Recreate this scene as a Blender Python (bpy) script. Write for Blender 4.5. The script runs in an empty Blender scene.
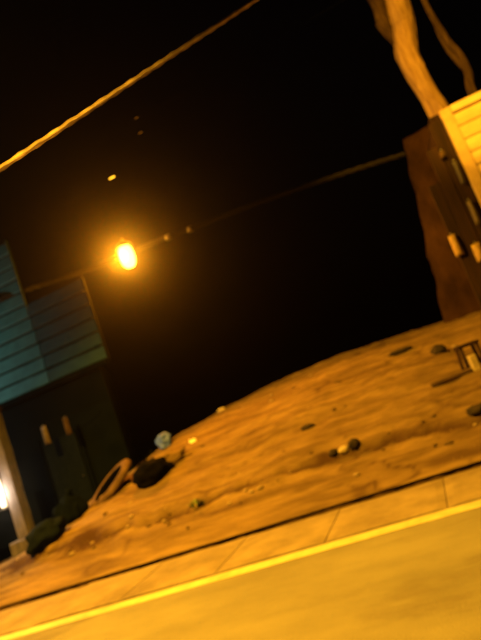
import bpy, bmesh, math, random
import numpy as np
from mathutils import Vector, Matrix, noise

random.seed(7)
R = math.radians
scene = bpy.context.scene
COL = scene.collection

# ------------------------------------------------------------------ camera
YAW, PITCH, ROLL, CAM_H = 16.0, 8.5, 20.5, 1.5
FPX = 554.0                                     # focal length in pixels of a 481 x 640 frame
_y, _p, _r = R(YAW), R(PITCH), R(ROLL)
FW = Vector((-math.sin(_y) * math.cos(_p), math.cos(_y) * math.cos(_p), math.sin(_p)))
RT0 = Vector((math.cos(_y), math.sin(_y), 0))
UP0 = RT0.cross(FW)
RT = RT0 * math.cos(_r) - UP0 * math.sin(_r)
UP = UP0 * math.cos(_r) + RT0 * math.sin(_r)
CAM = Vector((0, 0, CAM_H))
cd = bpy.data.cameras.new('camera')
cd.sensor_fit = 'VERTICAL'
cd.sensor_height = 36.0
cd.lens = 36.0 * FPX / 640.0
cd.clip_start = 0.05
cd.clip_end = 2000
cd.dof.use_dof = True
cd.dof.focus_distance = 1.0
cd.dof.aperture_fstop = 4.0
cam = bpy.data.objects.new('camera', cd)
COL.objects.link(cam)
M3 = Matrix((RT, UP, -FW)).transposed()
cam.matrix_world = Matrix.Translation(CAM) @ M3.to_4x4()
scene.camera = cam

# ------------------------------------------------------------------ night sky
world = bpy.data.worlds.new('World')
scene.world = world
world.use_nodes = True
wn = world.node_tree
bg = wn.nodes['Background']
sky = wn.nodes.new('ShaderNodeTexSky')
sky.sky_type = 'NISHITA'
sky.sun_disc = False
sky.sun_elevation = R(-3)
sky.sun_rotation = R(200)
wn.links.new(sky.outputs['Color'], bg.inputs['Color'])
bg.inputs['Strength'].default_value = 0.00035
moon = bpy.data.lights.new('moon', 'SUN')
moon.energy = 0.0004
moon.angle = R(0.5)
moon.color = (1.0, 0.93, 0.85)
mo = bpy.data.objects.new('moon', moon)
mo.rotation_euler = (R(55), 0, R(-30))
COL.objects.link(mo)

# ------------------------------------------------------------------ exposure
vs = scene.view_settings
vs.view_transform = 'Standard'
vs.look = 'None'
vs.gamma = 1.0
vs.use_curve_mapping = False
vs.exposure = 4.0
scene.cycles.use_denoising = True
scene.cycles.max_bounces = 5
scene.cycles.volume_bounces = 0
scene.cycles.sample_clamp_indirect = 2.0

SODIUM = (1.0, 0.45, 0.018)
SODIUM_DEEP = (1.0, 0.30, 0.010)            # the older lamp over the shop burns redder
P_ROAD, P_KIOSK, P_SPAN, P_COOL, P_TUBE = 1120, 480, 230, 12.5, 4.0

# ------------------------------------------------------------------ pixel helpers
def ray(x, y):
    return FW + RT * ((x - 240.5) / FPX) - UP * ((y - 320) / FPX)
def at_y(x, y, Y):
    d = ray(x, y)
    return CAM + d * (Y / d.y)

# ------------------------------------------------------------------ terrain height
HX = [-400, -60, -20, -14, -11.4, -9.6, -8.6, -7.7, -6.6, -5.6, -4.8, -3.6, -2.8, -1.0, 0.55, 1.5, 5, 20, 60, 400]
HZ = [-.1, -.1, -.08, -.05, -.02, .17, .43, .69, 1.10, 1.42, 1.60, 1.70, 1.75, 1.77, 1.69, 1.60, 1.5, 1.2, 0.6, 0.2]
CX = [-400, -7.4, -6.6, -5.6, -4.8, -3.6, 400]
CY = [11.0, 11.0, 11.5, 12.2, 12.7, 13.0, 13.0]
Y0 = 6.95
def smooth_h(X, Y):
    H = float(np.interp(X, HX, HZ))
    C = float(np.interp(X, CX, CY))
    t = (Y - Y0) / (C - Y0)
    if t <= 0:
        return 0.0
    if t < 1:
        return H * (1 - (1 - t) ** 1.45) if H > 0 else H * t
    b = max(0.0, Y - C - 0.35)
    return max(H - 0.03 * (Y - C) - 0.20 * min(b, 9.0), min(H, -0.5)) if X > -6.2 else H - 0.02 * (Y - C)
def march(x, y, f):
    d = ray(x, y)
    t, step = 3.0, 0.05
    while t < 60:
        p = CAM + d * t
        if p.y > Y0 and p.z < f(p.x, p.y):
            for _ in range(14):
                step *= 0.5
                p = CAM + d * t
                t += -step if p.z < f(p.x, p.y) else step
            return CAM + d * t
        t += step
    return CAM + d * 14
# the erosion edge that wanders along the foot of the bank
EDGE = [march(x, y, smooth_h) for x, y in ((-60, 590), (20, 563), (90, 538), (150, 521), (200, 504), (260, 482), (300, 465), (345, 450), (400, 437), (481, 418))]
EX = [p.x for p in EDGE]
EY = [p.y for p in EDGE]
def nz(x, y, z=0.0):
    return noise.noise(Vector((x, y, z)))
def edge_y(X):
    return float(np.interp(X, EX, EY)) + 0.16 * nz(X * 1.3, 4.0) + 0.08 * nz(X * 4.1, 9.0)
def terrain(X, Y):
    h = smooth_h(X, Y)
    a = min(1.0, max(0.0, (Y - Y0) / 0.9))
    near = 1.0 if -25 < X < 12 and Y < 25 else 0.3
    e = edge_y(X)
    s = (Y - e) / 0.05
    s = 0.0 if s < 0 else (1.0 if s > 1 else s)
    depth = 0.07 + 0.06 * nz(X * 0.8, 2.0)
    h += max(0.0, depth) * (s - 0.55) * a
    e2 = e + 1.15 + 0.25 * nz(X * 0.9, 14.0)
    s2 = (Y - e2) / 0.10
    h += 0.03 * (min(1, max(0, s2)) - 0.5) * a * max(0.0, 0.4 + nz(X * 0.7, 31.0))
    h += a * near * (0.085 * nz(X * 0.35, Y * 0.9, 3.0) + 0.05 * nz(X * 0.9, Y * 2.6, 7.0) + 0.034 * nz(X * 2.6, Y * 5.0, 1.0) + 0.024 * nz(X * 6, Y * 9, 5.0) * (0.6 + nz(X * .8, Y * .8, 33.0)) + 0.010 * nz(X * 14, Y * 17, 8.0))
    return h

# ------------------------------------------------------------------ materials
def new_mat(name):
    m = bpy.data.materials.new(name)
    m.use_nodes = True
    return m, m.node_tree.nodes, m.node_tree.links, m.node_tree.nodes['Principled BSDF']
def rough_mat(name, c1, c2, scale=4.0, rough=0.8, bump=0.2, bscale=30.0, stretch=(1, 1, 1), c3=None, spec=0.3, detail=6.0, metal=0.0):
    """two or three tones broken up by object-space noise, with a fine relief"""
    m, N, L, B = new_mat(name)
    tc = N.new('ShaderNodeTexCoord')
    mp = N.new('ShaderNodeMapping')
    mp.inputs['Scale'].default_value = stretch
    L.new(tc.outputs['Object'], mp.inputs['Vector'])
    n1 = N.new('ShaderNodeTexNoise')
    n1.inputs['Scale'].default_value = scale
    n1.inputs['Detail'].default_value = detail
    n1.inputs['Roughness'].default_value = 0.65
    L.new(mp.outputs['Vector'], n1.inputs['Vector'])
    cr = N.new('ShaderNodeValToRGB')
    cr.color_ramp.elements[0].position = 0.36
    cr.color_ramp.elements[1].position = 0.64
    cr.color_ramp.elements[0].color = (*c1, 1)
    cr.color_ramp.elements[1].color = (*c2, 1)
    L.new(n1.outputs['Fac'], cr.inputs['Fac'])
    out = cr.outputs['Color']
    if c3:
        n3 = N.new('ShaderNodeTexNoise')
        n3.inputs['Scale'].default_value = scale * 0.33
        n3.inputs['Detail'].default_value = 8
        n3.inputs['Roughness'].default_value = 0.7
        L.new(mp.outputs['Vector'], n3.inputs['Vector'])
        r3 = N.new('ShaderNodeValToRGB')
        r3.color_ramp.elements[0].position = 0.52
        r3.color_ramp.elements[1].position = 0.72
        L.new(n3.outputs['Fac'], r3.inputs['Fac'])
        mx = N.new('ShaderNodeMix')
        mx.data_type = 'RGBA'
        mx.inputs['B'].default_value = (*c3, 1)
        L.new(r3.outputs['Color'], mx.inputs['Factor'])
        L.new(out, mx.inputs['A'])
        out = mx.outputs['Result']
    L.new(out, B.inputs['Base Color'])
    B.inputs['Roughness'].default_value = rough
    B.inputs['Specular IOR Level'].default_value = spec
    B.inputs['Metallic'].default_value = metal
    n2 = N.new('ShaderNodeTexNoise')
    n2.inputs['Scale'].default_value = bscale
    n2.inputs['Detail'].default_value = 5
    L.new(mp.outputs['Vector'], n2.inputs['Vector'])
    bp = N.new('ShaderNodeBump')
    bp.inputs['Strength'].default_value = bump
    bp.inputs['Distance'].default_value = 0.02
    L.new(n2.outputs['Fac'], bp.inputs['Height'])
    L.new(bp.outputs['Normal'], B.inputs['Normal'])
    return m
def glow_mat(name, col, strength):
    m, N, L, B = new_mat(name)
    B.inputs['Base Color'].default_value = (0.8, 0.8, 0.8, 1)
    B.inputs['Emission Color'].default_value = (*col, 1)
    B.inputs['Emission Strength'].default_value = strength
    return m

MAT = dict(
    asphalt=rough_mat('worn_asphalt', (.145, .14, .12), (.20, .195, .165), 1.1, .85, .6, 90, (.6, 1.3, 1), (.085, .065, .05), .3),
    line=rough_mat('road_paint', (.38, .36, .21), (.48, .46, .28), 6, .7, .3, 60, (1, 1, 1), (.26, .24, .15), .3),
    slab=rough_mat('shoulder_concrete', (.155, .128, .088), (.235, .195, .138), 2.2, .9, .4, 50, (1, 1, 1), (.115, .085, .055), .2),
    dirt=rough_mat('dry_dirt', (.095, .063, .029), (.200, .140, .068), 2.6, .95, .9, 22, (.32, 1.9, 1), (.070, .045, .021), .1),
    field=rough_mat('ground_soil', (.06, .045, .03), (.10, .07, .045), .6, .95, .3, 8, spec=.1),
    gap_shade=rough_mat('drain_gap_shade', (.06, .036, .018), (.11, .068, .036), 5, .9, .4, 20, spec=.1),  # dark tone painted in as the shade inside the open gap
    pebble=rough_mat('pebble_stone', (.17, .13, .085), (.28, .22, .15), 9, .85, .3, 40),
    darkstone=rough_mat('dark_stone', (.014, .010, .008), (.034, .024, .018), 9, .9, .4, 40),
    palestone=rough_mat('pale_stone', (.30, .25, .17), (.42, .36, .26), 9, .85, .3, 40),
    teal=rough_mat('faded_teal_paint', (.020, .080, .082), (.034, .118, .12), 3.5, .6, .25, 20, (1, 1, 2), (.035, .11, .115), .25),
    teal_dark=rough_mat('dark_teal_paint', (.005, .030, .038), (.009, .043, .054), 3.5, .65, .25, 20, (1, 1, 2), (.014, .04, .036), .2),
    shopdark=rough_mat('sooty_metal', (.0015, .003, .0035), (.003, .005, .0055), 2.0, .95, .3, 14, spec=.02),
    concrete_post=rough_mat('weathered_post', (.065, .06, .065), (.12, .11, .115), 7, .9, .5, 30, (1, 1, .3), (.045, .035, .03), .1),
    cream=rough_mat('cream_enamel', (.58, .44, .25), (.70, .54, .32), 2.4, .5, .15, 18, (1, 1, 3), (.48, .33, .16), .35),
    creamframe=rough_mat('cream_frame_paint', (.45, .31, .16), (.55, .40, .21), 5, .6, .25, 24),
    timber=rough_mat('dark_timber', (.013, .0055, .004), (.026, .011, .0075), 6, .8, .5, 28, (3, 3, .25), (.034, .015, .009), .2),
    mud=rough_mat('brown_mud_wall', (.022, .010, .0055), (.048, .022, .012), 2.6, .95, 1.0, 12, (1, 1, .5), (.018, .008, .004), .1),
    bark=rough_mat('tan_bark', (.30, .185, .085), (.47, .31, .155), 6, .9, 1.0, 14, (2.2, 2.2, .35), (.15, .08, .035), .15),
    bark_dark=rough_mat('dark_bark', (.035, .02, .012), (.09, .055, .03), 6, .9, 1.0, 14, (2.2, 2.2, .35), spec=.15),
    leaf=rough_mat('tree_leaf', (.03, .06, .015), (.06, .10, .03), 3, .6, .1, 30),
    cable=rough_mat('dusty_cable', (.42, .34, .24), (.58, .48, .34), 12, .55, .2, 40, spec=.4),
    span_sheath=rough_mat('sooty_sheath', (.012, .009, .0065), (.024, .018, .013), 12, .6, .2, 40, spec=.3),
    cable_dark=rough_mat('black_cable', (.002, .0018, .0016), (.004, .0036, .003), 12, .9, .2, 40, spec=.03),
    iron=rough_mat('lamp_iron', (.045, .042, .038), (.08, .075, .066), 8, .55, .2, 30, spec=.4, metal=.3),
    steel=rough_mat('galvanised_steel', (.28, .27, .25), (.40, .39, .36), 8, .45, .2, 30, spec=.5, metal=.6),
    black_bag=rough_mat('black_plastic', (.0012, .0012, .0012), (.003, .0027, .0024), 6, .8, .3, 16, spec=.02),
    blue_bag=rough_mat('pale_blue_plastic', (.05, .11, .80), (.09, .16, .90), 6, .5, .3, 16, spec=.3),
    green_bag=rough_mat('dark_green_plastic', (.010, .030, .018), (.02, .05, .03), 6, .6, .3, 16, spec=.2),
    sack=rough_mat('slate_sacking', (.003, .0055, .0075), (.006, .0095, .012), 9, .95, .5, 40, spec=.03),
    tyre=rough_mat('dusty_rubber', (.055, .034, .019), (.12, .077, .042), 7, .95, .4, 30, (1, 1, 1), (.03, .02, .014), .1),
    tyre_dark=rough_mat('brown_paper', (.035, .022, .013), (.06, .038, .022), 9, .9, .3, 30, spec=.1),
    packet=rough_mat('tan_packet', (.07, .055, .04), (.13, .10, .075), 14, .5, .2, 30, spec=.3),
    packet_gold=rough_mat('gold_packet', (.26, .17, .06), (.40, .27, .10), 14, .5, .2, 30, spec=.3),
    paper=rough_mat('white_paper', (.62, .60, .55), (.75, .73, .68), 8, .8, .2, 20),
    weed=rough_mat('weed_leaf', (.08, .14, .04), (.14, .22, .07), 9, .7, .1, 30),
    plank=rough_mat('grey_plank', (.055, .035, .022), (.10, .065, .04), 6, .9, .5, 22, (.3, 3, 3), spec=.15),
)

# ------------------------------------------------------------------ mesh helpers
def link(name, me, m, parent=None, smooth=False):
    if m:
        me.materials.append(MAT[m] if isinstance(m, str) else m)
    if smooth:
        me.polygons.foreach_set('use_smooth', [True] * len(me.polygons))
    o = bpy.data.objects.new(name, me)
    COL.objects.link(o)
    if parent:
        o.parent = parent
    return o
def pyd(name, v, f, m, parent=None, smooth=False):
    me = bpy.data.meshes.new(name)
    me.from_pydata([tuple(p) for p in v], [], f)
    me.update()
    return link(name, me, m, parent, smooth)
def bmo(name, bm, m, parent=None, smooth=False):
    me = bpy.data.meshes.new(name)
    bm.normal_update()
    bm.to_mesh(me)
    bm.free()
    return link(name, me, m, parent, smooth)
def box(name, lo, hi, m, parent=None, bevel=0.008, jitter=0.0):
    bm = bmesh.new()
    bmesh.ops.create_cube(bm, size=1)
    for v in bm.verts:
        v.co = Vector([(lo[i] + hi[i]) / 2 + v.co[i] * (hi[i] - lo[i]) for i in range(3)])
        if jitter:
            v.co += Vector([random.uniform(-jitter, jitter) for _ in range(3)])
    if bevel:
        bmesh.ops.bevel(bm, geom=bm.edges[:], offset=bevel, segments=1, affect='EDGES')
    return bmo(name, bm, m, parent)
def tube_geo(path, radii, n=8, caps=True, wob=0.0, seed=0.0):
    pts = [Vector(p) for p in path]
    V, F = [], []
    ref = Vector((0.31, 0.17, 0.93)).normalized()
    for i, p in enumerate(pts):
        t = (pts[min(i + 1, len(pts) - 1)] - pts[max(i - 1, 0)]).normalized()
        if abs(t.dot(ref)) > 0.92:
            u = t.cross(Vector((1, 0.2, 0))).normalized()
        else:
            u = t.cross(ref).normalized()
        w = t.cross(u)
        r = radii[i] if hasattr(radii, '__len__') else radii
        for k in range(n):
            a = 2 * math.pi * k / n
            d = u * math.cos(a) + w * math.sin(a)
            rr = r
            if wob:
                q = p + d * r
                rr = r * (1 + wob * nz(q.x * 3 + seed, q.y * 3, q.z * 1.2) + 0.5 * wob * nz(q.x * 9, q.y * 9 + seed, q.z * 3))
            V.append(p + d * rr)
    for i in range(len(pts) - 1):
        for k in range(n):
            F.append((i * n + k, i * n + (k + 1) % n, (i + 1) * n + (k + 1) % n, (i + 1) * n + k))
    if caps:
        F.append(tuple(reversed(range(n))))
        F.append(tuple(range((len(pts) - 1) * n, len(pts) * n)))
    return V, F
def tube(name, path, radii, m, parent=None, n=8, wob=0.0, seed=0.0):
    V, F = tube_geo(path, radii, n, True, wob, seed)
    return pyd(name, V, F, m, parent, True)
def lathe(name, prof, m, parent=None, n=20, at=(0, 0, 0), sx=1.0, sy=1.0):
    V, F = [], []
    for r, z in prof:
        for k in range(n):
            a = 2 * math.pi * k / n
            V.append((at[0] + sx * r * math.cos(a), at[1] + sy * r * math.sin(a), at[2] + z))
    for i in range(len(prof) - 1):
        for k in range(n):
            F.append((i * n + k, i * n + (k + 1) % n, (i + 1) * n + (k + 1) % n, (i + 1) * n + k))
    F.append(tuple(reversed(range(n))))
    F.append(tuple(range((len(prof) - 1) * n, len(prof) * n)))
    return pyd(name, V, F, m, parent, True)
def lump_bm(size, seed, amp=0.2, freq=2.0, sub=3, flat=0.0):
    bm = bmesh.new()
    bmesh.ops.create_icosphere(bm, subdivisions=sub, radius=1)
    for v in bm.verts:
        d = v.co.normalized()
        k = 1 + amp * nz(d.x * freq + seed, d.y * freq - seed, d.z * freq) + 0.4 * amp * nz(d.x * freq * 2.7, d.y * freq * 2.7 + seed, d.z * freq * 2.7)
        v.co = Vector((d.x * size[0] * k, d.y * size[1] * k, d.z * size[2] * k))
        if flat and v.co.z < -flat * size[2]:
            v.co.z = -flat * size[2]
    return bm
def tag(o, label, cat, group=None, kind=None):
    o['label'] = label
    o['category'] = cat
    if group:
        o['group'] = group
    if kind:
        o['kind'] = kind
    return o
def struct(o):
    o['kind'] = 'structure'
    return o
def empty(name, loc, rz=0.0):
    o = bpy.data.objects.new(name, None)
    o.empty_display_size = 0.1
    o.location = loc
    o.rotation_euler = (0, 0, rz)
    COL.objects.link(o)
    return o
def lamp_light(name, loc, power, col, size, parent=None):
    l = bpy.data.lights.new(name, 'POINT')
    l.energy = power
    l.color = col
    l.shadow_soft_size = size
    o = bpy.data.objects.new(name, l)
    o.location = loc
    COL.objects.link(o)
    if parent:
        o.parent = parent
    return o

# ------------------------------------------------------------------ the setting
def sheet(name, x0, x1, y0, y1, z, m, nx=1, ny=1):
    V = [(x0 + (x1 - x0) * i / nx, y0 + (y1 - y0) * j / ny, z) for j in range(ny + 1) for i in range(nx + 1)]
    F = [(j * (nx + 1) + i, j * (nx + 1) + i + 1, (j + 1) * (nx + 1) + i + 1, (j + 1) * (nx + 1) + i) for j in range(ny) for i in range(nx)]
    return struct(pyd(name, V, F, m))
sheet('ground', -600, 600, -600, 600, -1.6, 'field')
sheet('road', -400, 400, -4.6, 5.46, 0.0, 'asphalt', 60, 1)
# near-side verge behind the viewpoint
sheet('verge', -400, 400, -600, -4.6, -0.05, 'dirt', 4, 4)
# worn edge line, its borders a little ragged
V, F = [], []
xs = np.concatenate([np.linspace(-400, -20, 20), np.arange(-19.9, 12, 0.12), np.linspace(12.5, 400, 20)])
for x in xs:
    V += [(x, 5.215 + .012 * nz(x * 3, 1), .004), (x, 5.415 + .012 * nz(x * 3, 5), .004)]
F = [(2 * i, 2 * i + 2, 2 * i + 3, 2 * i + 1) for i in range(len(xs) - 1)]
struct(pyd('edge_line', V, F, 'line'))

# concrete shoulder: slabs butted with open joints, then the long gap before the bank
sh = struct(pyd('shoulder', [(-400, 5.46, -.09), (400, 5.46, -.09), (400, 6.57, -.09), (-400, 6.57, -.09), (400, 6.57, -.3), (-400, 6.57, -.3), (400, 6.955, -.3), (-400, 6.955, -.3), (400, 6.955, -.012), (-400, 6.955, -.012)], [(0, 1, 2, 3), (3, 2, 4, 5), (5, 4, 6, 7), (7, 6, 8, 9)], 'gap_shade'))
x = -21.0
for i in range(28):
    w = 1.22 + random.uniform(-.03, .03)
    d = random.uniform(-.006, .006)
    bm = bmesh.new()
    bmesh.ops.create_grid(bm, x_segments=14, y_segments=14, size=0.5)
    for v in bm.verts:
        u, t = v.co.x + .5, v.co.y + .5
        px = x + .004 + u * (w - .008)
        yy = 5.47 + t * 1.17
        if t > .99:
            yy += .018 * nz(px * 2.6, 3.3) + .010 * nz(px * 9, 1.3)
        dd = min(u, 1 - u, t + .05, 1 - t)
        v.co = Vector((px, yy, .012 + d - .010 * max(0, 1 - dd / .03) + .005 * nz(px * 3, yy * 3)))
    r = bmesh.ops.extrude_edge_only(bm, edges=[e for e in bm.edges if e.is_boundary])
    for g in r['geom']:
        if isinstance(g, bmesh.types.BMVert):
            g.co.z = -.085
    bmo('slab', bm, 'slab', sh)
    x += w

# the dirt bank: fine where the photograph sees it, coarse beyond
gx = np.concatenate([np.linspace(-400, -30, 16), np.linspace(-25, -13, 24), np.arange(-12.9, 4.0, .05), np.linspace(4.3, 14, 24), np.linspace(18, 400, 16)])
gy = np.concatenate([[6.93, 6.935], np.arange(6.95, 14.2, .045), np.linspace(14.5, 25, 30), np.linspace(30, 600, 16)])
V = []
for j, y in enumerate(gy):
    for x in gx:
        yy = y + (.02 * nz(x * 2.1, 8.8) + .012 * nz(x * 8, 2.8) if j < 3 else 0)
        V.append((x, yy, -.006 if j == 0 else (terrain(x, y) + .004 if j > 1 else -.004)))
nx = len(gx)
F = [(j * nx + i, j * nx + i + 1, (j + 1) * nx + i + 1, (j + 1) * nx + i) for j in range(len(gy) - 1) for i in range(nx - 1)]
bank = struct(pyd('dirt_bank', V, F, 'dirt', None, True))
# step shade painted along the eroded edge and runnel, plus cracks and dark-soil patches
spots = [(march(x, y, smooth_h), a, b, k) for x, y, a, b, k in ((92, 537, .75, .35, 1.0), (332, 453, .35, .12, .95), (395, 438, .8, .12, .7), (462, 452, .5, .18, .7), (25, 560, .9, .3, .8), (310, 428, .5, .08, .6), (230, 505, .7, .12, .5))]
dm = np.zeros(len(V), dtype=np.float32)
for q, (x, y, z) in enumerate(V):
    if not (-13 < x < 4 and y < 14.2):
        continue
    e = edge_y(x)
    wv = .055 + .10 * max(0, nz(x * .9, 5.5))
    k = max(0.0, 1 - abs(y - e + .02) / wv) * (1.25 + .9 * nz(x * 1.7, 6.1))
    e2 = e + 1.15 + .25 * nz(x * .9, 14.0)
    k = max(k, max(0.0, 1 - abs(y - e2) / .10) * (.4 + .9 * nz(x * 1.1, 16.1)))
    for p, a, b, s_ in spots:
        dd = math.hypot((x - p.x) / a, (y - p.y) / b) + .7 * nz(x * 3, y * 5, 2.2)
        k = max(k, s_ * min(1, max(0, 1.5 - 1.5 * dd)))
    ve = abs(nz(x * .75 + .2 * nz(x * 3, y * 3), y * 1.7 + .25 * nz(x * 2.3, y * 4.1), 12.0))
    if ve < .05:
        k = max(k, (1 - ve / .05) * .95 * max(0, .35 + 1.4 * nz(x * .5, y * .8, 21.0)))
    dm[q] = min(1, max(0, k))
at = bank.data.attributes.new('shade_stain', 'FLOAT', 'POINT')
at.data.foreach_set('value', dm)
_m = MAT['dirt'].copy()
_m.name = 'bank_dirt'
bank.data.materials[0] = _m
_N, _L = _m.node_tree.nodes, _m.node_tree.links
_B = _N['Principled BSDF']
_src = _B.inputs['Base Color'].links[0].from_socket
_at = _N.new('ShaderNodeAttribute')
_at.attribute_name = 'shade_stain'
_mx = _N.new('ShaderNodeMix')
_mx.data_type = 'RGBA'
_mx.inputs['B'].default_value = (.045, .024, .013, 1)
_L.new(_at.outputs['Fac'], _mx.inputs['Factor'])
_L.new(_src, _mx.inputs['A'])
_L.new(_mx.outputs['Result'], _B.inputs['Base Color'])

def on_bank(px, py):
    p = march(px, py, terrain)
    return Vector((p.x, p.y, terrain(p.x, p.y)))

# ------------------------------------------------------------------ left: teal shop
shop = empty('teal_shop', (-9.0, 11.0, 0.3))
tag(shop, 'dark shop with teal horizontal-slat upper front beside the dirt bank', 'shop')
inv = Matrix.Translation(-Vector(shop.location))
def sp(o, root=None):
    o.parent = root or shop
    o.matrix_parent_inverse = Matrix.Translation(-Vector((root or shop).location))
    return o
sp(box('side_wall', (-6.98, 11.36, -.4), (-6.86, 11.598, 5.50), 'shopdark'))
sp(box('rear_wall', (-14.0, 11.6, -.4), (-6.86, 11.7, 5.50), 'shopdark'))
sp(box('front_wall', (-14.0, 11.25, -.4), (-6.80, 11.35, 3.50), 'shopdark'))
sp(box('upper_wall', (-14.0, 11.12, 3.502), (-6.523, 11.24, 5.48), 'shopdark'))
sp(box('tall_parapet', (-14.0, 11.12, 5.485), (-8.12, 11.24, 7.40), 'shopdark'))
sp(box('roof', (-14.1, 11.245, 5.503), (-6.80, 11.75, 5.56), 'shopdark'))
def louvre(x0, x1, z0, h, y, m):
    # one slat: leaning face with a lip, open shadow gap below it
    prof = [(y, z0 + .034), (y - .055, z0 + .034), (y - .065, z0 + .06), (y - .012, z0 + h - .006), (y, z0 + h - .006)]
    V, F = [], []
    n = 10
    for i in range(n + 1):
        xx = x0 + (x1 - x0) * i / n
        dz = .010 * nz(xx * 1.3, z0 * 5)
        dy = .012 * nz(xx * .9, z0 * 3 + 9)
        for q in prof:
            V.append((xx, q[0] + dy, q[1] + dz))
    k = len(prof)
    for i in range(n):
        for j in range(k):
            F.append((i * k + j, i * k + (j + 1) % k, (i + 1) * k + (j + 1) % k, (i + 1) * k + j))
    F.append(tuple(range(k)))
    F.append(tuple(reversed(range(n * k, n * k + k))))
    return pyd('slat', V, F, m)
z = 3.59
while z < 7.2:
    sp(louvre(-13.6, -8.085, z, .335, 11.11, 'teal'))
    z += .335
z = 3.59
while z < 5.4:
    sp(louvre(-8.06, -6.42, z, .335, 11.115, 'teal_dark'))
    z += .335
sp(box('end_cover', (-6.415, 11.02, 3.56), (-6.385, 11.122, 5.62), 'shopdark', None, .004))  # dark strip added to hide the lamp-lit slat ends
sp(box('corner_trim', (-8.112, 11.055, 5.56), (-8.082, 11.118, 7.32), 'teal_dark', None, .004))
ct = sp(box('counter', (-13.2, 10.95, .35), (-9.3, 11.248, 1.35), 'shopdark'))
dr = sp(box('door', (-8.9, 11.19, .12), (-7.95, 11.248, 2.35), 'sack'))
lathe('handle', [(.012, 0), (.022, .01), (.022, .03), (.008, .04)], 'iron', dr, 10, (-8.05, 11.17, 1.3))
for xx in (-9.0, -7.85):
    box('door_frame', (xx - .04, 11.17, .05), (xx + .04, 11.247, 2.47), 'shopdark', dr)
# line with packets hanging before the dark front
rope = tube('hanging_line', [(-9.05, 11.17, 2.75), (-8.7, 10.82, 2.73), (-8.3, 10.69, 2.71), (-7.7, 10.69, 2.71), (-7.2, 10.82, 2.74), (-6.9, 11.17, 2.77)], .008, 'cable_dark', None, 6)
tag(rope, 'thin dark cord strung across the dark shop front', 'cord')
def packet(cx, cy, ztop, w, h, m, label, cat='packet'):
    bm = bmesh.new()
    bmesh.ops.create_grid(bm, x_segments=8, y_segments=12, size=.5)
    top = bm.verts[:]
    for v in top:
        u, t = v.co.x, v.co.y
        bulge = max(0, 1 - (2 * u) ** 2) * max(0, 1 - (2 * t) ** 4)
        v.co = Vector((u * w * (1 - .25 * max(0, t)), -.055 * bulge - .004 + .008 * nz(u * 6, t * 6, cx * 5), t * h))
    ext = bmesh.ops.extrude_face_region(bm, geom=bm.faces[:])
    for g in ext['geom']:
        if isinstance(g, bmesh.types.BMVert):
            g.co.y = -g.co.y * .8
    bmesh.ops.recalc_face_normals(bm, faces=bm.faces[:])
    r = empty('hanging_packet', (cx, cy, ztop - h - .03))
    o = bmo('pouch', bm, m, r, True)
    o.location = (0, 0, h / 2)
    c = pyd('hook', *tube_geo([(0, 0, h - .01), (.006, 0, h + .02), (0, 0, h + .04)], .006, 6), 'steel', r, True)
    tag(r, label, cat)
    return r
packet(-8.33, 10.69, 2.71, .17, .42, 'packet', 'plump tan packet hanging from cord before dark shop')
packet(-7.72, 10.69, 2.71, .15, .40, 'tyre_dark', 'slimmer dull brown packet hanging from cord before dark shop')

# ------------------------------------------------------------------ left post and its lit box lamp
pz = terrain(-8.5, 9.5)
post = empty('porch_post', (-8.52, 9.5, pz))
pp = [(0, 0, -.15), (.0, 0, .5), (-.005, 0, 1.2), (.01, 0, 2.0), (.0, 0, 2.9)]
bm = bmesh.new()
prev = None
V, F = [], []
for i in range(15):
    zz = -.15 + 3.0 * i / 14
    for k, (a, b) in enumerate(((-1, -1), (-.35, -1.04), (.35, -1.04), (1, -1), (1.03, 0), (1, 1), (-1, 1), (-1.03, 0))):
        V.append((a * .125 + .012 * nz(a * 3, zz * 2.3, 1), b * .125 + .012 * nz(b * 3, zz * 2.3, 6), zz))
for i in range(14):
    for k in range(8):
        F.append((i * 8 + k, i * 8 + (k + 1) % 8, i * 8 + 8 + (k + 1) % 8, i * 8 + 8 + k))
F += [tuple(reversed(range(8))), tuple(range(112, 120))]
bm.free()
pyd('shaft', V, F, 'concrete_post', post)
box('plinth', (-.30, -.24, -.25), (.24, .20, .22), 'concrete_post', post, .02, .012)
box('beam_bracket', (-.16, -.16, 2.85), (.16, .16, 2.94), 'timber', post, .006)
tag(post, 'square weathered post on a low plinth beside the dark shop', 'post')
wl = empty('box_lamp', (-8.74, 9.42, pz + .9))
box('backplate', (-.085, -.03, -.02), (.085, .03, .66), 'iron', wl, .006)
box('diffuser', (-.065, -.09, .03), (.065, -.032, .61), glow_mat('warm_tube_glow', (1.0, .74, .36), 0.075), wl, .02)
box('end_cap', (-.075, -.097, .612), (.075, -.032, .65), 'iron', wl, .006)
box('end_cap', (-.075, -.097, -.012), (.075, -.032, .028), 'iron', wl, .006)
tag(wl, 'lit cream tube lamp fixed beside the weathered post', 'lamp')
lamp_light('tube_light', (0, -.2, .32), P_TUBE, (1.0, .78, .55), .12, wl)
box('strap', (.07, -.02, .28), (.10, .06, .36), 'iron', wl, .003)
# cool tube in the forecourt of the shop, out to the left
tl = empty('forecourt_lamp', (-11.2, 8.4, terrain(-11.2, 8.4)))
tube('pole', [(0, 0, -.1), (0, 0, 4.5)], .035, 'iron', tl, 10)
box('housing', (-.62, -.06, 4.5), (.62, .06, 4.57), 'iron', tl, .01)
tube('fluorescent_tube', [(-.58, 0, 4.62), (.58, 0, 4.62)], .019, glow_mat('cool_tube_glow', (.62, .95, 1.0), .8), tl, 10)
tag(tl, 'pole with an upturned cool white tube lamp before the teal slats', 'lamp')
lamp_light('cool_light', (0, .12, 4.74), P_COOL, (.64, .95, .80), .25, tl)

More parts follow.
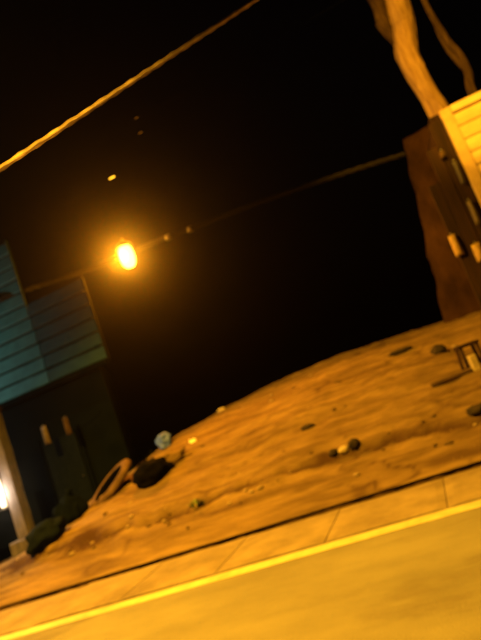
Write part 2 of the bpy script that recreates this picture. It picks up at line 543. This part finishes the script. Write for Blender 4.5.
# ------------------------------------------------------------------ span cable with the lit street lamp
LP = at_y(126, 254, 13.0)
span = [at_y(-140, 346, 11.0 - .9), at_y(0, 299, 10.95), at_y(45, 284, 11.9), at_y(90, 269, 12.75), at_y(126, 254, 13.12), at_y(168, 237, 13.15), at_y(200, 225, 13.3), at_y(280, 195, 13.6), at_y(420, 150, 14.4), at_y(560, 118, 15.5)]
def spline(pts, per=10):
    out = []
    P = [pts[0]] + list(pts) + [pts[-1]]
    for i in range(1, len(P) - 2):
        for k in range(per):
            t = k / per
            a, b, c, d = P[i - 1], P[i], P[i + 1], P[i + 2]
            out.append(.5 * ((2 * b) + (c - a) * t + (2 * a - 5 * b + 4 * c - d) * t * t + (3 * b - a - 3 * c + d) * t ** 3))
    out.append(P[-2])
    return out
def bundle(path, r_strand, r_twist, pitch, n=3, seg=6):
    V, F, L = [], [], [0.0]
    for i in range(1, len(path)):
        L.append(L[-1] + (path[i] - path[i - 1]).length)
    for s in range(n):
        q = []
        for i, p in enumerate(path):
            t = (path[min(i + 1, len(path) - 1)] - path[max(i - 1, 0)]).normalized()
            u = t.cross(Vector((0, 0, 1))).normalized()
            w = t.cross(u)
            a = 2 * math.pi * (s / n + L[i] / pitch)
            q.append(p + u * math.cos(a) * r_twist + w * math.sin(a) * r_twist)
        v, f = tube_geo(q, r_strand, seg)
        k = len(V)
        V += v
        F += [tuple(k + j for j in g) for g in f]
    return V, F
sc = empty('span_cable', span[0])
cb = pyd('conductor', *bundle(spline(span, 40), .032, .036, .85), 'span_sheath', None, True)
sp(cb, sc)
for (px, py, Y) in ((168, 237, 13.15), (190, 229, 13.25)):
    q = at_y(px, py, Y)
    o = sp(lathe('clamp', [(.03, -.07), (.085, -.06), (.09, .0), (.085, .05), (.04, .07)], 'steel', None, 12, q), sc)
tag(sc, 'thick twisted cable strung past the lit street lamp above the shop', 'cable')
# the mast it ends on, standing out of view to the right, and its left end mast
def mast(p, label):
    r = empty('cable_mast', (p.x, p.y, terrain(p.x, p.y)))
    g = p.z - r.location.z
    tube('pole', [(0, .12, -.5), (0, .12, g * .5), (0, .12, g + .6)], [.13, .11, .085], 'iron', r, 12)
    tube('cross_bolt', [(0, -.03, g), (0, .3, g)], .02, 'steel', r, 8)
    tag(r, label, 'mast')
    return r
mast(span[-1], 'dark mast holding the far end of the span cable past the kiosk')
mast(span[0], 'dark mast holding the span cable before the teal shop')

sl = empty('street_lamp', (LP.x, LP.y, LP.z - .45))
bulb = lathe('glass_bowl', [(.03, .06), (.11, .08), (.17, .16), (.20, .28), (.205, .42), (.19, .56), (.15, .64)], glow_mat('sodium_lamp_glow', (1.0, .60, .034), 1.4), sl, 24)
lathe('hood', [(.15, .642), (.235, .625), (.24, .65), (.19, .72), (.10, .78), (.05, .82)], 'iron', sl, 24)
tube('hanger', [(0, 0, .80), (0, .02, .90), (0, .13, .93), (0, .15, .50)], .018, 'iron', sl, 8)
tag(sl, 'glowing sodium street lamp hung from the span cable', 'street lamp')
lamp_light('sodium_spill', (0, -.30, .34), 13, SODIUM_DEEP, .12, sl)
l = bpy.data.lights.new('halo_beam', 'SPOT')            # added spot in the lamp, feeding its halo in the haze
l.energy, l.color, l.shadow_soft_size, l.spot_size, l.spot_blend = P_SPAN, SODIUM_DEEP, .12, R(124), .5
o = bpy.data.objects.new('halo_beam', l)
o.location = (.05, -.30, .30)
o.rotation_euler = Vector((.40, -.85, -.30)).to_track_quat('-Z', 'Y').to_euler()
o.parent = sl
COL.objects.link(o)

# ------------------------------------------------------------------ overhead cable over the road edge
w0, w1 = at_y(-90, 228, 4.3), at_y(330, -49, 8.0)
dirc = (w1 - w0)
path = []
for i in range(0, 161):
    t = -2.2 + 5.4 * i / 160
    p = w0 + dirc * t + Vector((0, 0, .012 * (t - .5) ** 2))
    path.append(p)
pyd_c = pyd('overhead_cable', *bundle(path, .0135, .012, .5, 3, 6), 'cable', None, True)
tag(pyd_c, 'lit twisted overhead cable high above the road edge', 'cable')
# thin dark wire carrying small pale tags
WY = 7.0
d1 = at_y(112, 178, WY)
wy = empty('tagged_wire', (d1.x, WY, d1.z))
sp(tube('wire', [(d1.x + s, WY, d1.z + .004 * abs(s)) for s in np.linspace(-14, 14, 60)], .0009, 'cable_dark', None, 5), wy)
sp(box('tag', (d1.x - .045, WY - .014, d1.z - .012), (d1.x + .055, WY - .002, d1.z + .010), 'paper', None, .003), wy)
tag(wy, 'hair-thin dark wire with one small pale tag above the street lamp', 'wire')
d2 = at_y(139, 126, WY)
wz = empty('drooping_wire', (d2.x, WY, d2.z))
sp(tube('wire', [(d2.x + s, WY, d2.z + .12 + .003 * abs(s)) for s in np.linspace(-14, 14, 60)], .0009, 'cable_dark', None, 5), wz)
for px, py in ((137, 118), (141, 133)):
    q = at_y(px, py, WY)
    sp(box('tag', (q.x - .035, WY - .014, q.z - .005), (q.x + .035, WY - .003, q.z + .005), 'plank', None, .002), wz)
    sp(tube('tie', [(q.x, WY - .004, q.z), (q.x, WY, d2.z + .12)], .0015, 'cable_dark', None, 5), wz)
tag(wz, 'hair-thin dark wire with two dull tags tied below it', 'wire')

# ------------------------------------------------------------------ right: kiosk with cream shutter
kz = terrain(1.6, 9.6)
ki = empty('kiosk', (2.2, 9.5, kz))
tag(ki, 'roadside kiosk with a bright cream slatted shutter and dark boards', 'kiosk')
TOP = 4.86
def kp(o):
    return sp(o, ki)
kp(box('rear_wall', (1.50, 11.3, -.2), (4.6, 11.4, TOP - .1), 'timber'))
kp(box('side_wall', (1.50, 9.62, -.2), (1.58, 11.298, TOP - .1), 'timber'))
kp(box('side_wall', (4.52, 9.62, -.2), (4.6, 11.298, TOP - .1), 'timber'))
kp(box('backing', (1.52, 9.585, -.2), (4.518, 9.618, TOP - .05), 'timber'))
rf = kp(box('roof', (1.52, 9.62, TOP - .04), (4.75, 11.5, TOP + .03), 'timber', None, .01))
# boards of the dark side strip
bx = 1.06
for w, y, tz_ in ((.20, 9.515, 3.80), (.19, 9.50, 4.36), (.21, 9.522, 4.76)):
    kp(box('board', (bx + .006, y, kz - .25), (bx + w - .006, y + .06, tz_), 'timber', None, .008, .006))
    bx += w
kp(box('shutter_frame', (1.675, 9.44, .25), (1.85, 9.56, TOP + .005), 'creamframe', None, .012))
kp(box('shutter_frame', (4.30, 9.44, .25), (4.48, 9.56, TOP + .005), 'creamframe', None, .012))
kp(box('head_rail', (1.852, 9.43, TOP - .12), (4.298, 9.56, TOP + .008), 'cream', None, .012))
z = TOP - .122 - .236 * 18
while z + .235 < TOP - .119:
    prof = [(9.54, z + .006), (9.50, z + .006), (9.487, z + .03), (9.478, z + .115), (9.487, z + .20), (9.50, z + .228), (9.54, z + .228)]
    V, F = [], []
    k = len(prof)
    for xx in (1.845, 2.6, 3.4, 4.305):
        dy = random.uniform(-.004, .004)
        V += [(xx, a + dy, b) for a, b in prof]
    for i in range(3):
        for j in range(k):
            F.append((i * k + j, (i + 1) * k + j, (i + 1) * k + (j + 1) % k, i * k + (j + 1) % k))
    F += [tuple(reversed(range(k))), tuple(range(3 * k, 4 * k))]
    kp(pyd('slat', V, F, 'cream'))
    z += .236
# packets hanging against the boards
def wall_packet(px, py, w, h, m, label):
    q = at_y(px, py, 9.42)
    r = packet(q.x, 9.44, q.z + h / 2 + .03, w, h, m, label)
    n = pyd('nail', *tube_geo([(0, -.01, h + .03), (0, .10, h + .035)], .006, 6), 'steel', r, True)
    return r
wall_packet(456, 245, .13, .36, 'packet_gold', 'long gold packet hanging on the kiosk\'s dark boards')
wall_packet(479, 252, .15, .30, 'packet_gold', 'short wide gold packet hanging beside the long gold packet')
wall_packet(474, 212, .09, .42, 'packet', 'narrow tan packet hanging high near the shutter frame')
wall_packet(459, 172, .07, .40, 'concrete_post', 'narrow dull packet hanging high on the kiosk boards')
wall_packet(443, 154, .10, .12, 'tyre', 'tiny brown pouch hanging at the top of the kiosk boards')

# ------------------------------------------------------------------ battered mud wall behind the kiosk
V, F = [], []
nzv, nxv = 30, 14
for side in (0, 1):
    for j in range(nzv + 1):
        t = j / nzv
        zz = .6 + t * 5.2
        x0 = .42 + .18 * (zz - .6)
        for i in range(nxv + 1):
            u = i / nxv
            xx = x0 + u * (5.2 - x0)
            e = .09 * nz(zz * 1.7, 2.0) * (1 - u) + .05 * nz(zz * 6, 5.0) * (1 - u)
            yy = 12.5 + .05 * nz(xx * 2, zz * 2) + .10 * max(0, 1 - u * 6) + .09 * (zz - .6) / 5 if side == 0 else 13.1 - .05 * (zz - .6) / 5
            top = .18 * nz(xx * 1.6, 7.0) if j == nzv else 0
            V.append((xx + e, yy, zz + top))
W = nxv + 1
S = W * (nzv + 1)
for j in range(nzv):
    for i in range(nxv):
        a = j * W + i
        F.append((a, a + 1, a + W + 1, a + W))
        F.append((S + a, S + a + W, S + a + W + 1, S + a + 1))
for j in range(nzv):
    a = j * W
    F.append((a, a + W, S + a + W, S + a))
    a = j * W + nxv
    F.append((a, S + a, S + a + W, a + W))
for i in range(nxv):
    a = nzv * W + i
    F.append((a, a + 1, S + a + 1, S + a))
    F.append((i, S + i, S + i + 1, i + 1))
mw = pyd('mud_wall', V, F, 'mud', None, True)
tag(mw, 'brown mud wall with a slanting end at the top of the bank', 'wall')

# ------------------------------------------------------------------ trees behind the kiosk
def crown(name, c, rad, n, parent, seed):
    rnd = random.Random(seed)
    V, F = [], []
    cl = [(Vector((rnd.gauss(0, .5), rnd.gauss(0, .5), rnd.gauss(0, .4))) * rad, rnd.uniform(.25, .5) * rad) for _ in range(14)]
    for _ in range(n):
        cc, rr = rnd.choice(cl)
        p = c + cc + Vector((rnd.gauss(0, .5), rnd.gauss(0, .5), rnd.gauss(0, .4))) * rr
        a = Vector((rnd.gauss(0, 1), rnd.gauss(0, 1), rnd.gauss(0, .5))).normalized() * rnd.uniform(.08, .16)
        b = a.cross(Vector((rnd.gauss(0, 1), rnd.gauss(0, 1), rnd.gauss(0, 1)))).normalized() * a.length * .45
        k = len(V)
        V += [p - a, p + b, p + a, p - b]
        F.append((k, k + 1, k + 2, k + 3))
    return pyd(name, V, F, 'leaf', parent)
def bark_tube(name, pts, rad, m, seed):
    """a limb whose surface is broken into long ridges, knots and swellings"""
    P = spline([Vector(p) for p in pts], 14)
    T = np.linspace(0, len(pts) - 1, len(P))
    rr = np.interp(T, range(len(pts)), rad)
    n = 36
    V, F = tube_geo(P, list(rr), n)
    for i, p in enumerate(P):
        for k in range(n):
            v = V[i * n + k]
            d = v - p
            a = 2 * math.pi * k / n
            ridge = nz(math.cos(a) * 3.4 + seed, math.sin(a) * 3.4, p.z * .9)
            fine = nz(math.cos(a) * 8 + seed, math.sin(a) * 8, p.z * 2.4)
            knot = max(0, nz(math.cos(a) * 1.3, math.sin(a) * 1.3 + seed, p.z * 1.6) - .25)
            V[i * n + k] = p + d * (1 + .17 * ridge + .13 * fine + .55 * knot)
    return pyd(name, V, F, m, None, True)
tz = terrain(2.2, 12.0)
tr = empty('broad_tree', (2.2, 12.0, tz))
def tp(o):
    return sp(o, tr)
tk = [at_y(x, y, 12) for x, y in ((443, 116), (433, 100), (425, 88), (416, 73), (408, 56), (405, 42), (402, 22), (396, 0), (390, -22))]
tp(bark_tube('trunk', [(2.35, 11.95, tz - .3), (2.34, 11.95, 2.6), (2.30, 11.97, 4.2)] + [tuple(q) for q in tk] + [(2.2, 12, 9.9), (2.4, 12.1, 11.0)],
             [.34, .29, .24, .205, .195, .20, .215, .225, .24, .25, .245, .24, .22, .15], 'bark', 2.0))
a0, a1, a2 = at_y(402, 52, 12.1), at_y(384, 24, 12.0), at_y(374, -4, 11.9)
tp(bark_tube('limb', [tuple(a0), tuple((a0 + a1) / 2 + Vector((.03, 0, -.04))), tuple(a1), tuple(a2), (1.5, 11.8, 9.8), (1.0, 11.7, 11.0)], [.08, .11, .14, .15, .12, .06], 'bark_dark', 6.0))  # darker bark tone carries this limb's fade into shade
tp(tube('limb', [(2.3, 12.05, 9.4), (2.9, 12.2, 10.3), (3.7, 12.3, 11.2)], [.16, .12, .06], 'bark', None, 10, .2, 8.0))
tp(crown('crown', Vector((2.4, 12.2, 13.4)), 1.9, 2600, None, 5))
tag(tr, 'pale-barked tree trunk rising behind the top corner of the kiosk', 'tree')
t2 = empty('slender_tree', (2.85, 11.6, terrain(2.85, 11.6)))
b0, b1, b2, b3 = at_y(476, 100, 11.7), at_y(468, 72, 11.7), at_y(446, 38, 11.7), at_y(424, 0, 11.7)
sp(bark_tube('trunk', [(2.95, 11.65, 1.2), (2.9, 11.65, 3.4), tuple(b0), tuple(b1), tuple((b1 + b2) / 2 + Vector((.05, 0, 0))), tuple(b2), tuple(b3), (2.8, 11.7, 9.4), (3.2, 11.7, 10.6)],
             [.10, .09, .085, .075, .06, .055, .05, .04, .03], 'bark_dark', 3.0), t2)
e0, e1, e2 = at_y(463, 68, 11.75), at_y(440, 36, 11.9), at_y(430, 14, 11.9)
sp(tube('limb', [tuple(e0), tuple((e0 + e1) / 2 + Vector((-.03, 0, .05))), tuple(e1), tuple(e2)], [.05, .055, .045, .02], 'bark_dark', None, 8, .3, 5.0), t2)
sp(crown('crown', Vector((3.4, 11.7, 11.2)), .8, 700, None, 9), t2)
tag(t2, 'thin dark crooked tree with a side limb behind the cream shutter', 'tree')

# ------------------------------------------------------------------ things lying on the bank
def place(name, bm, m, px, py, label, cat, lift=0.0, rz=0.0, group=None, tilt=(0, 0)):
    p = on_bank(px, py)
    o = bmo(name, bm, m, None, True)
    o.location = p + Vector((0, 0, lift))
    o.rotation_euler = (tilt[0], tilt[1], rz)
    return tag(o, label, cat, group)
def bag(name, px, py, size, m, label, seed, rz=0.0, tilt=(0, 0), knot=True, cat='bag'):
    p = on_bank(px, py)
    r = empty(name, p - Vector((0, 0, .02)), rz)
    bm = lump_bm(size, seed, .32, 1.9, 4, .75)
    b = bmo('body', bm, m, r, True)
    b.location = (0, 0, size[2] * .72)
    b.rotation_euler = (tilt[0], tilt[1], 0)
    if knot:
        k = size[2]
        pyd('knot', *tube_geo([(0, 0, k * 1.5), (.01, .01, k * 1.72), (.03, 0, k * 1.80), (.07, .02, k * 1.98)], [k * .30, k * .13, k * .12, k * .24], 9, True, .3, seed), m, r, True)
    tag(r, label, cat)
    return r
bag('black_bag', 154, 481, (.34, .24, .24), 'black_bag', 'black rubbish bag lying below the pale blue bag', 3.1, .5, (0, -.25), False)
bag('blue_bag', 166, 447, (.17, .15, .19), 'blue_bag', 'small pale blue plastic bag on the crest of the bank', 8.0, .3, (0, .3), False)
bag('green_bag', 149, 452, (.20, .16, .20), 'green_bag', 'dark green plastic bag next to the pale blue bag', 5.0, 1.1)
bag('sack', 48, 543, (.40, .26, .22), 'sack', 'slumped slate-coloured sack at the foot of the dark shop', 4.4, .1, (0, -.35), False, 'sack')
bag('sack', 74, 521, (.30, .25, .30), 'shopdark', 'upright sooty sack between the slate sack and the tyre', 9.7, .8, (0, 0), True, 'sack')
# a half-buried lump of soil shelters the black bag
place('soil_mound', lump_bm((.42, .26, .20), 6.3, .35, 2.2, 4, .5), 'dirt', 168, 465, 'low soil mound heaped behind the black rubbish bag', 'mound', .04, .35)
# dusty tyre lying tipped on the slope
p = on_bank(112, 490)
ty = empty('old_tyre', p + Vector((0, 0, .10)))
V, F = [], []
n, k = 40, 14
for i in range(n):
    a = 2 * math.pi * i / n
    for j in range(k):
        b = 2 * math.pi * j / k
        rr = .325 + .085 * math.cos(b) * (1 if math.cos(b) > 0 else .75)
        sq = math.copysign(abs(math.sin(b)) ** .7, math.sin(b))
        tread = .012 if (math.cos(b) > .6 and i % 2) else 0
        V.append(((rr - tread) * math.cos(a), (rr - tread) * math.sin(a), .085 * sq))
for i in range(n):
    for j in range(k):
        F.append((i * k + j, ((i + 1) % n) * k + j, ((i + 1) % n) * k + (j + 1) % k, i * k + (j + 1) % k))
tb = pyd('tread', V, F, 'tyre', ty, True)
V, F = [], []
for i in range(n):
    a = 2 * math.pi * i / n
    V += [(.272 * math.cos(a), .272 * math.sin(a), .068), (.245 * math.cos(a), .245 * math.sin(a), .0), (.272 * math.cos(a), .272 * math.sin(a), -.068)]
for i in range(n):
    q = (i + 1) % n
    F += [(i * 3, q * 3, q * 3 + 1, i * 3 + 1), (i * 3 + 1, q * 3 + 1, q * 3 + 2, i * 3 + 2)]
pyd('inner_liner', V, F, 'black_bag', ty, True)  # blackened so the tyre hole reads as shaded
V = [(0, 0, -.06)] + [(.268 * math.cos(2 * math.pi * i / n), .268 * math.sin(2 * math.pi * i / n), -.06) for i in range(n)]
pyd('hole_shade', V, [(0, i + 1, (i + 1) % n + 1) for i in range(n)], 'black_bag', ty)  # black disc stands in for the shade inside the tyre
ty.rotation_euler = (R(27), R(-26), 0)
ty.scale = (1.5, 1.3, .9)
tag(ty, 'dusty old tyre lying tipped on the slope before the dark shop', 'tyre')

# scrap of white paper, weeds, stones
bm = bmesh.new()
bmesh.ops.create_grid(bm, x_segments=6, y_segments=6, size=.09)
for v in bm.verts:
    v.co.z = .05 + .05 * nz(v.co.x * 14, v.co.y * 14, 3) + .03 * nz(v.co.x * 30, v.co.y * 30)
    v.co.x *= .8
ext = bmesh.ops.extrude_face_region(bm, geom=bm.faces[:])
for g in ext['geom']:
    if isinstance(g, bmesh.types.BMVert):
        g.co.z += .004
place('paper_scrap', bm, 'paper', 193, 443, 'crumpled white paper scrap near the pale blue bag', 'litter', -.005, .4, None, (.5, .2))

p = on_bank(197, 508)
V, F = [], []
rnd = random.Random(4)
for i in range(34):
    a = rnd.uniform(0, 6.28)
    l, h = rnd.uniform(.05, .15), rnd.uniform(.05, .14)
    d = Vector((math.cos(a), math.sin(a), 0))
    s = Vector((-d.y, d.x, 0)) * rnd.uniform(.008, .016)
    o = d * rnd.uniform(0, .04)
    k = len(V)
    V += [o - s * .5 - Vector((0, 0, .02)), o + s * .5 - Vector((0, 0, .02)), o + d * l * .5 + s + Vector((0, 0, h * .8)), o + d * l * .5 - s + Vector((0, 0, h * .8)), o + d * l + Vector((0, 0, h))]
    F += [(k, k + 1, k + 2, k + 3), (k + 3, k + 2, k + 4)]
wd = pyd('weed', V, F, 'weed')
wd.location = p
tag(wd, 'small green weed tuft at the eroded edge of the bank', 'plant')

place('stone', lump_bm((.085, .07, .06), 1.2, .3, 2, 3, .6), 'palestone', 345, 452, 'pale stone beside a dark stone on the eroded edge', 'stone', .03, .3)
place('stone', lump_bm((.11, .08, .075), 2.2, .3, 2, 3, .6), 'darkstone', 355, 446, 'dark stone touching the pale stone on the eroded edge', 'stone', .03, .9)
place('stone', lump_bm((.08, .07, .05), 5.2, .3, 2, 3, .6), 'darkstone', 334, 454, 'small dark stone by the other side of the pale stone', 'stone', .025, 1.5)
place('stone', lump_bm((.12, .07, .045), 3.2, .3, 2, 3, .6), 'darkstone', 308, 428, 'flat dark stone alone on the middle of the bank', 'stone', .02, .2)
place('stone', lump_bm((.13, .11, .10), 4.2, .3, 2, 3, .6), 'darkstone', 440, 353, 'round dark stone near the mud wall', 'stone', .05, .2)
place('stone', lump_bm((.24, .12, .05), 7.2, .3, 2, 3, .6), 'darkstone', 401, 352, 'long flat dark stone near the crest of the bank', 'stone', .02, .1)
place('stone', lump_bm((.11, .08, .06), 8.2, .3, 2, 3, .6), 'palestone', 222, 411, 'pale stone sitting on the very crest of the bank', 'stone', .02, .1)
place('stone', lump_bm((.13, .10, .07), 9.2, .3, 2, 3, .6), 'darkstone', 478, 412, 'dark stone on the bank below the kiosk', 'stone', .03, .1)

# plank lying before the low stool by the kiosk corner
a, b = on_bank(432, 387), on_bank(472, 371)
d = (b - a).normalized()
pk = box('plank', (-(b - a).length / 2, -.07, -.02), ((b - a).length / 2, .07, .02), 'plank', None, .006, .006)
pk.location = (a + b) / 2 + Vector((0, 0, .035))
pk.rotation_euler = d.to_track_quat('X', 'Z').to_euler()
tag(pk, 'grey plank lying on the dirt before the small stool', 'plank')
p = on_bank(476, 369)
st = empty('stool', p, R(20))
box('seat', (-.17, -.12, .36), (.17, .12, .41), 'timber', st, .008)
for sx in (-1, 1):
    for sy in (-1, 1):
        pyd('leg', *tube_geo([(sx * .15, sy * .10, -.06), (sx * .13, sy * .08, .362)], [.024, .028], 8), 'timber', st, True)
box('crossbar', (-.13, -.012, .14), (.13, .012, .175), 'timber', st, .004)
tag(st, 'small dark wooden stool on the bank by the kiosk', 'stool')
q = box('milk_carton', (-.055, -.05, 0), (.055, .05, .25), 'palestone', None, .012, .004)
q.location = p + Vector((.0, -.17, -.02))
q.rotation_euler = (0, 0, .3)
tag(q, 'pale block standing upright in front of the small stool', 'block')
q.name = 'pale_block'

# loose stones
rnd = random.Random(11)
proto = []
for i in range(5):
    bm = lump_bm((1, .8, .6), 20.0 + i * 3, .35, 2, 2, .7)
    me = bpy.data.meshes.new('stone')
    bm.to_mesh(me)
    bm.free()
    me.materials.append(MAT['pebble' if i % 2 else 'dirt'])
    me.polygons.foreach_set('use_smooth', [True] * len(me.polygons))
    proto.append(me)
for i in range(70):
    if i < 42:
        X = rnd.uniform(-8.0, 1.0)
        Y = float(np.interp(X, EX, EY)) + rnd.gauss(-.05, .22)
    else:
        X = rnd.uniform(-6.5, .9)
        Y = rnd.uniform(8.4, 12.6)
    s = rnd.uniform(.018, .05)
    v_ = rnd.randrange(5)
    o = bpy.data.objects.new('stone', proto[v_])
    o.location = (X, Y, terrain(X, Y) + s * .25)
    o.scale = (s * 1.3, s, s)
    o.rotation_euler = (0, 0, rnd.uniform(0, 6))
    COL.objects.link(o)
    where = 'along the eroded edge of the dirt bank' if i < 42 else 'higher up on the open dirt bank'
    look = 'small greyish stone' if v_ % 2 else 'small earth-brown stone'
    tag(o, look + ' lying loose ' + where, 'stone', look + 's ' + where)
# gravel too fine to count
V, F = [], []
for i in range(2600):
    X = rnd.uniform(-9.5, 1.5)
    Y = rnd.choice((rnd.uniform(7.0, 12.8), float(np.interp(X, EX, EY)) + rnd.gauss(0, .35)))
    if Y < 6.95:
        continue
    s = rnd.uniform(.006, .018)
    z = terrain(X, Y)
    k = len(V)
    a = rnd.uniform(0, 6)
    c, n_ = math.cos(a) * s, math.sin(a) * s
    V += [(X + c, Y + n_, z), (X - n_, Y + c, z), (X - c, Y - n_, z), (X + n_, Y - c, z), (X + c * .2, Y, z + s * .9)]
    F += [(k, k + 1, k + 4), (k + 1, k + 2, k + 4), (k + 2, k + 3, k + 4), (k + 3, k, k + 4)]
gr = pyd('gravel', V, F, 'dirt')
tag(gr, 'fine grit strewn over the dirt bank', 'gravel', None, 'stuff')

# ------------------------------------------------------------------ the road's own street lamps, out of view
def road_lamp(name, px, py, hx, hy, hz, power, aim, cone, blend, label):
    r = empty(name, (px, py, terrain(px, py) if py > Y0 else 0))
    g = hz - r.location.z
    dx, dy = hx - px, hy - py
    tube('pole', [(0, 0, -.3), (0, 0, g * .5), (0, 0, g + .15)], [.10, .08, .06], 'iron', r, 12)
    tube('arm', [(0, 0, g + .1), (dx * .5, dy * .5, g + .34), (dx * .97, dy * .97, g + .24)], .035, 'iron', r, 10)
    hd = lathe('hood', [(.05, .26), (.16, .22), (.22, .12), (.22, .04)], 'iron', r, 18)
    hd.location = (dx, dy, g)
    bw = lathe('glass_bowl', [(.20, .10), (.19, .06), (.14, .045), (.06, .04)], glow_mat('sodium_bowl_glow', (1.0, .60, .17), 2.4), r, 18)
    bw.location = (dx, dy, g)
    tag(r, label, 'street lamp')
    l = bpy.data.lights.new('sodium_light', 'SPOT')
    l.energy = power
    l.color = SODIUM
    l.shadow_soft_size = .32
    l.spot_size = R(cone)
    l.spot_blend = blend
    o = bpy.data.objects.new('sodium_light', l)
    o.location = (dx, dy, g - .10)
    o.rotation_euler = (Vector(aim) - Vector((hx, hy, hz - .10))).to_track_quat('-Z', 'Y').to_euler()
    o.parent = r
    COL.objects.link(o)
road_lamp('road_lamp', -6.2, -2.6, -5.6, 2.0, 8.4, P_ROAD, (-3.6, 6.4, 0), 92, .6, 'tall sodium street lamp reaching over the road')
road_lamp('kiosk_floodlight', 1.4, -2.6, .7, 3.0, 7.4, P_KIOSK, (2.45, 11.5, 5.9), 42, .5, 'sodium floodlight on a long arm facing the kiosk')

# ------------------------------------------------------------------ thin haze added to give the street lamp its halo
hz = bpy.data.materials.new('halo_haze')
hz.use_nodes = True
hn = hz.node_tree
for n in list(hn.nodes):
    if n.type == 'BSDF_PRINCIPLED':
        hn.nodes.remove(n)
pv = hn.nodes.new('ShaderNodeVolumePrincipled')
pv.inputs['Color'].default_value = (.9, .9, .9, 1)
pv.inputs['Density'].default_value = 0.0010
pv.inputs['Anisotropy'].default_value = 0.95
out = [n for n in hn.nodes if n.type == 'OUTPUT_MATERIAL'][0]
hn.links.new(pv.outputs['Volume'], out.inputs['Volume'])
bm = bmesh.new()
bmesh.ops.create_cube(bm, size=1)
for v in bm.verts:
    v.co = Vector((v.co.x * 1240, v.co.y * 1240, -2.7 if v.co.z < 0 else 18))
ho = bmo('haze', bm, hz)
ho['kind'] = 'stuff'
ho['label'] = 'thin haze added for the halo round the street lamp'
ho['category'] = 'haze'
